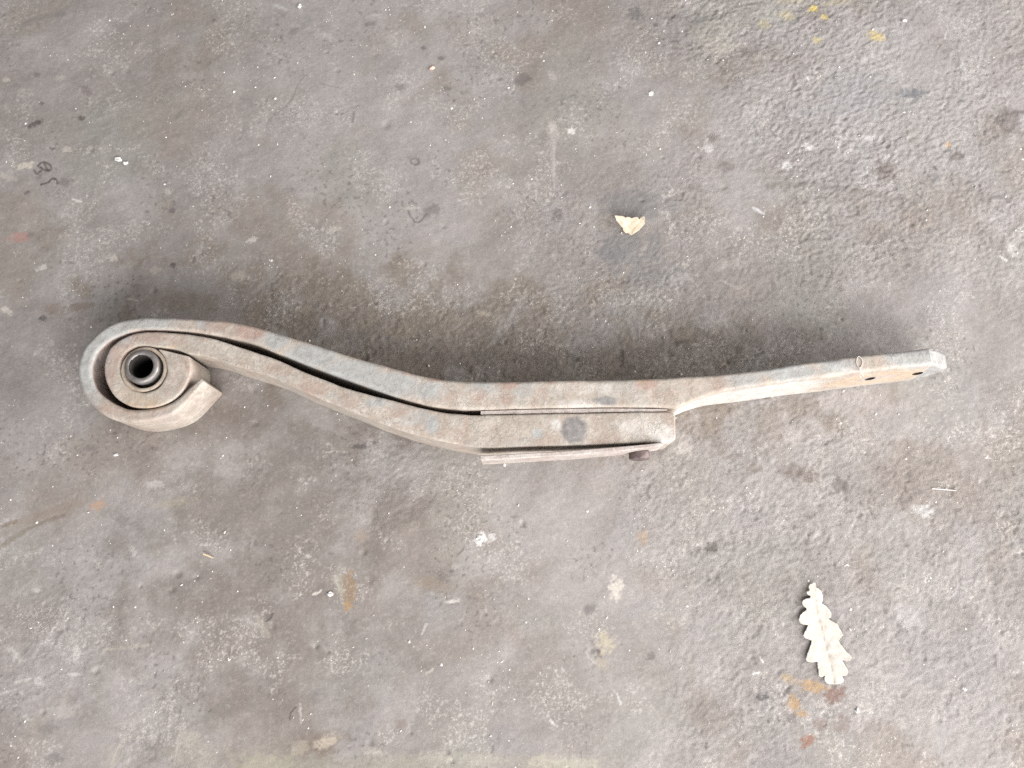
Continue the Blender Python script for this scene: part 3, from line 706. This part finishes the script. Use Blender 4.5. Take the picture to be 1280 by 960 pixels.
# bolt holes drilled through the broad face of the arm
def cut_holes(obj):
    bm = bmesh.new()
    for u, v in ((1100, 452), (1161, 445)):
        p = W(u, v, H)
        m = Matrix.Translation((p.x, p.y, H * .49)) @ Matrix.Rotation(math.radians(7), 4, 'Z') @ Matrix.Rotation(math.pi / 2, 4, 'X')
        bmesh.ops.create_cone(bm, cap_ends=True, segments=20, radius1=.0068, radius2=.0068, depth=.07, matrix=m)
    me = bpy.data.meshes.new("hole_cut"); bm.to_mesh(me); bm.free()
    cut = bpy.data.objects.new("hole_cut", me); COL.objects.link(cut)
    md = obj.modifiers.new("holes", 'BOOLEAN'); md.object = cut; md.operation = 'DIFFERENCE'; md.solver = 'EXACT'
    bpy.context.view_layer.update()
    new = bpy.data.meshes.new_from_object(obj.evaluated_get(bpy.context.evaluated_depsgraph_get()))
    obj.modifiers.clear()
    old = obj.data; obj.data = new; bpy.data.meshes.remove(old)
    bpy.data.objects.remove(cut); bpy.data.meshes.remove(me)
    smooth(new, 50)
    new.materials.append(plain("dark_hole_shade", (.02, .016, .014), (.05, .04, .034)))  # hole walls coloured near black, their inner shade put into the material
    axis = Vector((math.sin(math.radians(-7)), math.cos(math.radians(7)), 0)).normalized()
    for p in new.polygons:
        for u, v in ((1100, 452), (1161, 445)):
            q = W(u, v, H); q.z = H * .49
            d = p.center - q; d -= axis * d.dot(axis)
            if d.length < .0069 and abs(p.normal.dot(axis)) < .4 and abs(p.center.x - q.x) < .012 and abs(p.center.z - q.z) < .0072:
                p.material_index = 1
cut_holes(leafA)
paint_attrs(leafA.data, "arm")

meB = band(B_pairs, .0026, .0024)
paint_attrs(meB, "eye")
leafB = link("eye_leaf", meB, MAT_LEAF, spring)
leafB["label"] = "inner leaf rolled into the eye with a blunt block end"

def lathe(name, prof, centre, mat, parent, seg=72, amp=.0002):
    verts, faces = [], []
    n = len(prof)
    for s in range(seg):
        a = 2 * math.pi * s / seg
        for (r, z) in prof:
            p = Vector((centre.x + r * math.cos(a), centre.y + r * math.sin(a), z))
            q = relief(p, amp)
            p += Vector((math.cos(a), math.sin(a), .5)) * q
            verts.append(p)
    for s in range(seg):
        for k in range(n):
            a = s * n + k; b = s * n + (k + 1) % n
            c = ((s + 1) % seg) * n + (k + 1) % n; d = ((s + 1) % seg) * n + k
            faces.append((a, b, c, d))
    return link(name, mesh_from(name, verts, faces, 38), mat, parent)

pe = W(*c1(488, 400), H)
bush = lathe("bushing", [(.0228, .002), (.0292, .002), (.0292, .030), (.0290, H - .0022), (.0283, H - .0012), (.0262, H - .0008), (.0248, H - .0014), (.0238, H - .004), (.0228, H - .012)], pe, MAT_RUBBER, spring)
bush["label"] = "dusty tan bushing filling the eye"
ps = W(176.0, 457.8, H + .003)
sleeve = lathe("sleeve", [(.0145, .001), (.0221, .001), (.0221, .03), (.0220, H - .001), (.0216, H + .0010), (.0205, H + .0022), (.0190, H + .0032), (.0168, H + .0034), (.0156, H + .0028), (.0149, H + .0014), (.0146, H - .003), (.0145, .03)], ps, MAT_SLEEVE, bush)
gm = plain("black_bore_grime_shade", (.012, .010, .009), (.03, .025, .022))  # greasy bore wall made near black, the shade inside painted in
sleeve.data.materials.append(gm)
for p in sleeve.data.polygons:
    c = sum((sleeve.data.vertices[i].co for i in p.vertices), Vector()) / len(p.vertices)
    if math.hypot(c.x - ps.x, c.y - ps.y) < .0151 and c.z < H + .0022:
        p.material_index = 1
sleeve["label"] = "shiny worn steel inner sleeve with a dark open bore"

def strip(name, pts_top, z0, z1, mat, bevel=.0008, n=60):
    """plate given by its upper and lower long edges in plan (world xy), z0..z1"""
    P = np.array([(a[0], a[1], b[0], b[1]) for a, b in pts_top])
    t = np.linspace(0, len(P) - 1, n)
    S = np.stack([np.interp(t, np.arange(len(P)), P[:, k]) for k in range(4)], 1)
    nzz = 8
    verts, faces = [], []
    for s in S:
        o, i = Vector((s[0], s[1], 0)), Vector((s[2], s[3], 0))
        for k in range(nzz + 1):
            p = o.copy(); p.z = z0 + (z1 - bevel - z0) * k / nzz; verts.append(p)
        e = o.lerp(i, .15); e.z = z1; verts.append(e)
        e = o.lerp(i, .85); e.z = z1; verts.append(e)
        for k in range(nzz, -1, -1):
            p = i.copy(); p.z = z0 + (z1 - bevel - z0) * k / nzz; verts.append(p)
    ring = 2 * (nzz + 1) + 2
    for v in verts:
        q = relief(v, .00008); v += Vector((0, q, q))
    for s in range(n - 1):
        for k in range(ring):
            a = s * ring + k; b = s * ring + (k + 1) % ring
            faces.append((a, b, b + ring, a + ring))
    faces.append(tuple(range(ring))); faces.append(tuple((n - 1) * ring + k for k in range(ring)))
    me = mesh_from(name, verts, faces, 35)
    paint_attrs(me, "plate")
    return link(name, me, mat, spring)

def wz(p, z):
    v = W(p[0], p[1], z); return (v.x, v.y)
zl = H - .002
liner = strip("liner_plate", [(wz((601, 513.4), zl), wz((601, 518.0), zl)), (wz((680, 511.2), zl), wz((680, 516.6), zl)), (wz((760, 510.0), zl), wz((760, 515.0), zl)), (wz((834, 510.9), zl), wz((834, 514.2), zl))], .004, zl, MAT_PLATE)
liner["label"] = "thin pinkish liner squeezed between the two leaves"
zp = H + .006
plate = strip("spacer_plate", [(wz((600.5, 569.4), zp), wz((602, 575.4), zp)), (wz((660, 566.4), zp), wz((660, 572.2), zp)), (wz((720, 562.8), zp), wz((720, 568.6), zp)), (wz((787, 557.2), zp), wz((787, 562.4), zp)), (wz((829, 553.3), zp), wz((829, 556.6), zp))], .036, zp, MAT_PLATE)
plate["label"] = "loose flat plate standing off the inner leaf at its free end"

# rivet that pins the plate to the block end of the inner leaf
def rivet():
    pc = W(803, 556.5, H)
    prof = [(0, 0), (.0085, 0), (.0085, .010), (.0125, .0102), (.0131, .0112), (.0132, .0185), (.0126, .0200), (.0105, .0208), (0, .0210)]
    seg = 40; verts = []; faces = []
    n = len(prof)
    for s in range(seg):
        a = 2 * math.pi * s / seg
        for r, l in prof:
            p = Vector((pc.x + r * math.cos(a), pc.y + .006 - l, .047 + r * math.sin(a)))
            verts.append(p + Vector((math.cos(a), 0, math.sin(a))) * (relief(p, .0002) if r > 0 else 0))
    for s in range(seg):
        for k in range(n - 1):
            a = s * n + k; c = ((s + 1) % seg) * n + k
            faces.append((a, a + 1, c + 1, c))
    me = bpy.data.meshes.new("rivet"); me.from_pydata([tuple(v) for v in verts], [], faces)
    bm = bmesh.new(); bm.from_mesh(me); bmesh.ops.remove_doubles(bm, verts=bm.verts[:], dist=1e-6); bmesh.ops.recalc_face_normals(bm, faces=bm.faces[:]); bm.to_mesh(me); bm.free()
    smooth(me, 40)
    return link("rivet", me, MAT_RIVET, spring)
rv = rivet()
rv["label"] = "stubby brown rivet head sticking out of the plate"

# ------------------------------------------------------------------ thread on the arm
def tube(name, pts, rad, mat, parent=None, seg=7, taper=False):
    P = catmull([tuple(p) for p in pts], .0012)
    verts, faces = [], []
    n = len(P)
    for i in range(n):
        p = Vector(P[i]); t = Vector(P[min(i + 1, n - 1)]) - Vector(P[max(i - 1, 0)])
        t.normalize()
        a = t.cross(Vector((0, 0, 1)));
        a = a.normalized() if a.length > 1e-4 else Vector((1, 0, 0))
        b = a.cross(t)
        r = rad * (1 - .5 * (i / (n - 1)) if taper else 1)
        for k in range(seg):
            g = 2 * math.pi * k / seg
            verts.append(p + (a * math.cos(g) + b * math.sin(g)) * r)
    for i in range(n - 1):
        for k in range(seg):
            a = i * seg + k; b = i * seg + (k + 1) % seg
            faces.append((a, b, b + seg, a + seg))
    faces.append(tuple(range(seg))); faces.append(tuple((n - 1) * seg + k for k in range(seg)))
    return link(name, mesh_from(name, verts, faces, 60), mat, parent)

MAT_THREAD = plain("pale_thread", (.60, .57, .52), (.74, .71, .66))
def c8(x, y, z=H + .0008): return W(1060 + x / 9.14, 420 + y / 9.14, z)
def c8s(x, y, z): return W(1060 + x / 9.14, 420 + y / 9.14, z)
th = tube("thread", [c8s(150, 475, .049), c8s(128, 440, .062), c8(133, 395, H - .001), c8(135, 375), c8(158, 330), c8(166, 285), c8(148, 250), c8(120, 232), c8(103, 262), c8(97, 300), c8(113, 345),
                     c8(137, 376, H + .0018), c8(152, 400, H - .0005), c8s(160, 435, .064), c8s(182, 462, .052)], .00042, MAT_THREAD)
tag(th, "thin pale thread looped over the narrow arm of the leaf spring near its bolt holes", "thread")

# ------------------------------------------------------------------ leaves
def leaf_mat(name, a, b, vein):
    T = NT(name)
    c = T.mix(T.ramp(T.noise(120, 4, .6, .4), .35, .68), a, b)
    c = T.mix(T.ramp(T.noise(70, 4, .65, .6, off=(2, 2, 0)), .56, .72), c, tuple(x * .80 for x in a))
    dk = T.ramp(T.noise(420, 3, .6, .4, off=(4, 4, 0)), .70, .75)
    c = T.mix(T.math('MULTIPLY', dk, .6), c, (.30, .24, .18))
    c = T.mix(T.math('MULTIPLY', T.attr("vein"), .5), c, vein)
    T.base(c); T.rough(.75)
    T.b.inputs["Specular IOR Level"].default_value = .35
    T.bump(T.math('ADD', T.noise(300, 4, .6), T.math('MULTIPLY', T.attr("vein"), -.8)), .4, .0006)
    return T.m

def leaf(name, outline, rib, veins, conv, lift, mat, thick=.00035, res=.0011):
    """dry leaf: outline and midrib in crop px; a fine grid cut to the outline, lifted by lift(u, v), then given thickness"""
    poly = [conv(*p) for p in outline]
    Pw = np.array([(p.x, p.y) for p in poly])
    # denser, slightly ragged outline
    D = []
    for i in range(len(Pw)):
        a, b = Pw[i], Pw[(i + 1) % len(Pw)]
        k = max(1, int(np.linalg.norm(b - a) / .0016))
        for j in range(k):
            q = a + (b - a) * j / k
            if j: q = q + np.array([random.uniform(-1, 1), random.uniform(-1, 1)]) * .00022
            D.append(q)
    bm = bmesh.new()
    vs = [bm.verts.new((p[0], p[1], 0)) for p in D]
    f = bm.faces.new(vs)
    bmesh.ops.triangulate(bm, faces=[f])
    x0, y0 = Pw.min(0); x1, y1 = Pw.max(0)
    for x in np.arange(x0, x1, res * 2):
        bmesh.ops.bisect_plane(bm, geom=bm.verts[:] + bm.edges[:] + bm.faces[:], plane_co=(x, 0, 0), plane_no=(1, 0, 0))
    for y in np.arange(y0, y1, res * 2):
        bmesh.ops.bisect_plane(bm, geom=bm.verts[:] + bm.edges[:] + bm.faces[:], plane_co=(0, y, 0), plane_no=(0, 1, 0))
    segs = []
    for line, w in [(rib, .0009)] + [(v, .0005) for v in veins]:
        L = [np.array(conv(*p))[:2] for p in line]
        segs += [(L[i], L[i + 1], w, i / (len(L) - 1), (i + 1) / (len(L) - 1)) for i in range(len(L) - 1)]
    def vein(x, y):
        m = 0; q = np.array([x, y])
        for a, b, w, w0, w1 in segs:
            t = np.clip(np.dot(q - a, b - a) / max(np.dot(b - a, b - a), 1e-12), 0, 1)
            d = np.linalg.norm(q - a - t * (b - a))
            m = max(m, math.exp(-(d / w) ** 2) * (1 if w > .0007 else .5 * (1 - (w0 + t * (w1 - w0)))))
        return m
    vv = []
    for v in bm.verts:
        g = GH(v.co.x, v.co.y)
        m = vein(v.co.x, v.co.y); vv.append(m)
        s = (v.co.x - x0) / (x1 - x0); t = (v.co.y - y0) / (y1 - y0)
        v.co.z = g * .3 + .0012 + lift(s, t, v.co) - .0005 * m
    bm.verts.index_update()
    bmesh.ops.recalc_face_normals(bm, faces=bm.faces[:])
    me = bpy.data.meshes.new(name)
    lay = bm.verts.layers.float.new("vein")
    for v, m in zip(bm.verts, vv): v[lay] = m
    bm.to_mesh(me); bm.free()
    for p in me.polygons: p.use_smooth = True
    o = link(name, me, mat)
    md = o.modifiers.new("thickness", 'SOLIDIFY'); md.thickness = thick; md.offset = 0
    return o

c5 = lambda x, y: W(960 + x / 4, 700 + y / 4, .003)
oak_out = [(228, 113), (236, 113), (241, 138), (254, 143), (267, 156), (276, 178), (276, 198), (270, 216), (290, 228), (308, 247), (318, 266), (317, 286), (303, 294), (326, 308), (350, 322), (358, 340), (368, 356), (378, 376),
           (368, 384), (355, 402), (362, 418), (376, 436), (394, 460), (412, 474), (419, 487), (410, 503), (390, 505), (372, 501), (384, 522), (398, 546), (402, 566), (394, 577), (371, 580), (380, 597), (378, 612), (360, 620), (330, 623),
           (300, 619), (287, 606), (284, 590), (288, 578), (270, 587), (256, 581), (254, 560), (251, 530), (247, 509), (216, 513), (196, 508), (191, 494), (198, 470), (208, 445), (217, 420), (221, 404), (206, 398), (188, 391), (176, 378), (184, 362), (194, 345), (201, 326),
           (184, 324), (164, 319), (154, 300), (160, 278), (175, 262), (194, 248), (192, 241), (177, 231), (169, 214), (176, 200), (190, 193), (208, 191), (213, 180), (200, 175), (190, 163), (197, 155), (207, 151), (203, 138), (205, 123), (216, 118)]
oak_rib = [(232, 113), (236, 170), (241, 230), (255, 290), (270, 340), (282, 390), (292, 430), (312, 500), (324, 560), (334, 615)]
oak_veins = [[(240, 215), (205, 205), (185, 210)], [(248, 260), (205, 275), (165, 295)], [(268, 330), (225, 350), (185, 375)], [(290, 420), (245, 460), (205, 495)], [(312, 500), (285, 540), (262, 575)],
             [(240, 200), (262, 185), (270, 180)], [(246, 255), (280, 262), (312, 272)], [(266, 325), (315, 340), (365, 372)], [(288, 410), (345, 455), (408, 490)], [(314, 505), (355, 535), (392, 562)]]
def oak_lift(s, t, co):
    return .0045 * max(0, t - .55) ** 1.4 * (1.6 - s) + .0016 * (abs(s - .5) * 2) ** 2 * (.4 + .6 * t) + .0007 * mnoise.noise(Vector((co.x * 60, co.y * 60, 0))) + .0003 + .00025 * mnoise.noise(Vector((co.x * 190, co.y * 190, 3)))
oak = leaf("oak_leaf", oak_out, oak_rib, oak_veins, c5, oak_lift, leaf_mat("bleached_leaf", (.50, .455, .40), (.61, .57, .52), (.30, .24, .18)))
tag(oak, "dry bleached lobed oak leaf lying flat on the concrete at lower right", "leaf")

c6 = lambda x, y: W(740 + x / 12.8, 250 + y / 12.8, .003)
frag_out = [(345, 285), (395, 287), (430, 293), (480, 297), (505, 310), (522, 320), (545, 311), (570, 308), (600, 320), (625, 327), (655, 315), (690, 311), (718, 315), (732, 328), (738, 348), (752, 330), (772, 312), (800, 305), (822, 315), (828, 345), (823, 385), (836, 402), (815, 425), (780, 460), (755, 490), (735, 497),
            (690, 522), (665, 540), (640, 553), (600, 541), (575, 522), (545, 527), (510, 502), (494, 480), (492, 455), (455, 425), (420, 392), (385, 358), (368, 325)]
frag_rib = [(640, 550), (632, 500), (650, 470), (700, 430), (760, 370)]
def frag_lift(s, t, co):
    return .011 * t ** 1.3 + .004 * max(0, s - .65) * 2 + .0015 * mnoise.noise(Vector((co.x * 120, co.y * 120, 1)))
frag = leaf("leaf_fragment", frag_out, frag_rib, [[(632, 500), (560, 420), (450, 340)], [(640, 480), (620, 400), (600, 330)]], c6, frag_lift, leaf_mat("tan_leaf", (.56, .455, .33), (.68, .59, .47), (.38, .28, .18)), res=.0009)
tag(frag, "small torn tan leaf scrap with a jagged raised edge, above the spring", "leaf scrap")

# ------------------------------------------------------------------ small litter on the floor
def on_ground(u, v, dz):
    p = W(u, v, 0); p.z = GH(p.x, p.y) + dz; return p
MAT_STRAW = plain("pale_needle", (.62, .57, .55), (.78, .74, .72))
nd = tube("needle", [on_ground(1164, 611, .0014), on_ground(1172, 611.6, .0030), on_ground(1183, 612.6, .0034), on_ground(1194, 613.4, .0016)], .0008, MAT_STRAW, taper=True)
tag(nd, "thin straight pale needle lying on the concrete at the right", "needle")
MAT_TWIG = plain("tan_splinter", (.55, .43, .28), (.70, .58, .42))
tw = tube("splinter", [on_ground(255.5, 692.5, .0035), on_ground(261, 694.6, .0030), on_ground(267.5, 697.5, .0016)], .0013, MAT_TWIG, taper=True)
tag(tw, "short tan wood splinter on the concrete at lower left", "splinter")

MAT_CHIP = plain("white_crumb", (.58, .56, .54), (.78, .77, .75), 400)
def crumb(name, u, v, ru, rv, hgt, label, mat=MAT_CHIP, seed=0):
    bm = bmesh.new()
    bmesh.ops.create_icosphere(bm, subdivisions=2, radius=1)
    p = W(u, v, 0)
    for q in bm.verts:
        k = 1 + .75 * mnoise.noise(q.co * 1.6 + Vector((seed * 3.1, seed, 2))) + .45 * mnoise.noise(q.co * 4 + Vector((seed, 0, 0)))
        q.co = Vector((q.co.x * ru * .00107 * k, q.co.y * rv * .00107 * k, q.co.z * hgt * k))
    me = bpy.data.meshes.new(name); bm.to_mesh(me); bm.free()
    smooth(me, 18)
    o = link(name, me, mat)
    o.location = (p.x, p.y, GH(p.x, p.y) + hgt * .45)
    tag(o, label, "crumb", "white crumbs on the concrete")
    return o
crumb("plaster_crumb", 148.5, 200, 4.2, 2.8, .0022, "larger left one of the two touching white crumbs at upper left", seed=1)
crumb("plaster_crumb", 157, 204, 3.6, 2.2, .0018, "smaller right one of the two touching white crumbs at upper left", seed=2)
crumb("plaster_crumb", 600, 673, 4.6, 4.0, .0022, "white plaster crumb on a chalky patch below the spring's flat plate", seed=3)
crumb("plaster_crumb", 412.5, 742.5, 3.6, 2.6, .0018, "white crumb beside the orange streak below the spring", seed=4)
crumb("plaster_crumb", 374.5, 7, 2.6, 3.6, .0018, "upright white crumb at the top edge, left of the middle", seed=5)
crumb("plaster_crumb", 1071.5, 888, 2.4, 3.0, .0018, "tiny white crumb just below the oak leaf", seed=6)
crumb("plaster_crumb", 1205, 861, 2.2, 2.2, .0015, "lone tiny white crumb right of the oak leaf", seed=7)
crumb("plaster_crumb", 813.5, 117, 3.2, 2.8, .0016, "white crumb on bare concrete above the small tan leaf scrap", seed=8)
crumb("plaster_crumb", 1130, 26, 3.4, 2.2, .0016, "white crumb at upper right beside the yellow paint traces", seed=9)
crumb("plaster_crumb", 144.5, 568.5, 3.0, 1.6, .0012, "flat white crumb just below the rolled eye of the spring", seed=10)
MAT_PINK = plain("pink_crumb", (.62, .42, .33), (.74, .54, .45), 400)
crumb("brick_crumb", 539.5, 85.5, 4.0, 2.8, .0018, "pinkish crumb near the top edge, left of the middle", MAT_PINK, seed=11)

# ------------------------------------------------------------------ grit: thousands of pale grains pressed into the floor
def build_grit():
    n_cl = 480
    pts = []
    for _ in range(n_cl):
        cx, cy = rng.uniform(-.72, .72), rng.uniform(-.55, .62)
        k = int(rng.integers(2, 11)); sp = rng.uniform(.004, .02); ang = rng.uniform(0, math.pi); el = rng.uniform(.2, 1)
        for _ in range(k):
            a, b = rng.normal(0, sp), rng.normal(0, sp * el)
            pts.append((cx + a * math.cos(ang) - b * math.sin(ang), cy + a * math.sin(ang) + b * math.cos(ang)))
    for _ in range(1200):
        pts.append((rng.uniform(-.74, .74), rng.uniform(-.57, .64)))
    base_v = np.array([(1, 0, 0), (.31, .95, 0), (-.81, .59, 0), (-.81, -.59, 0), (.31, -.95, 0), (.1, .05, 1), (-.3, -.1, .8)])
    base_f = [(0, 1, 5), (1, 2, 6), (1, 6, 5), (2, 3, 6), (3, 4, 6), (4, 5, 6), (4, 0, 5)]
    V, F, T = [], [], []
    for (x, y) in pts:
        s = min(.0024, .00050 * math.exp(rng.normal(.12, .58)))
        a = rng.uniform(0, 2 * math.pi); el = rng.uniform(.3, 1)
        z = GH(x, y) - .0001
        b = base_v * rng.uniform(.7, 1.3, (7, 1))
        o = len(V)
        for q in b:
            px, py = q[0] * s, q[1] * s * el
            V.append((x + px * math.cos(a) - py * math.sin(a), y + px * math.sin(a) + py * math.cos(a), z + max(0, q[2]) * s * .7))
        F += [tuple(o + i for i in f) for f in base_f]
        T += [float(np.clip(rng.normal(.5, .28), 0, 1))] * 7
    me = bpy.data.meshes.new("grit"); me.from_pydata(V, [], F); me.update()
    at = me.attributes.new("tone", 'FLOAT', 'POINT'); at.data.foreach_set("value", np.array(T, np.float32))
    M = NT("pale_grit")
    M.base(M.mix(M.attr("tone"), (.50, .46, .41), (.86, .84, .81))); M.rough(.6)
    o = link("grit", me, M.m)
    tag(o, "fine pale grit scattered all over the concrete", "grit", kind="stuff")
build_grit()
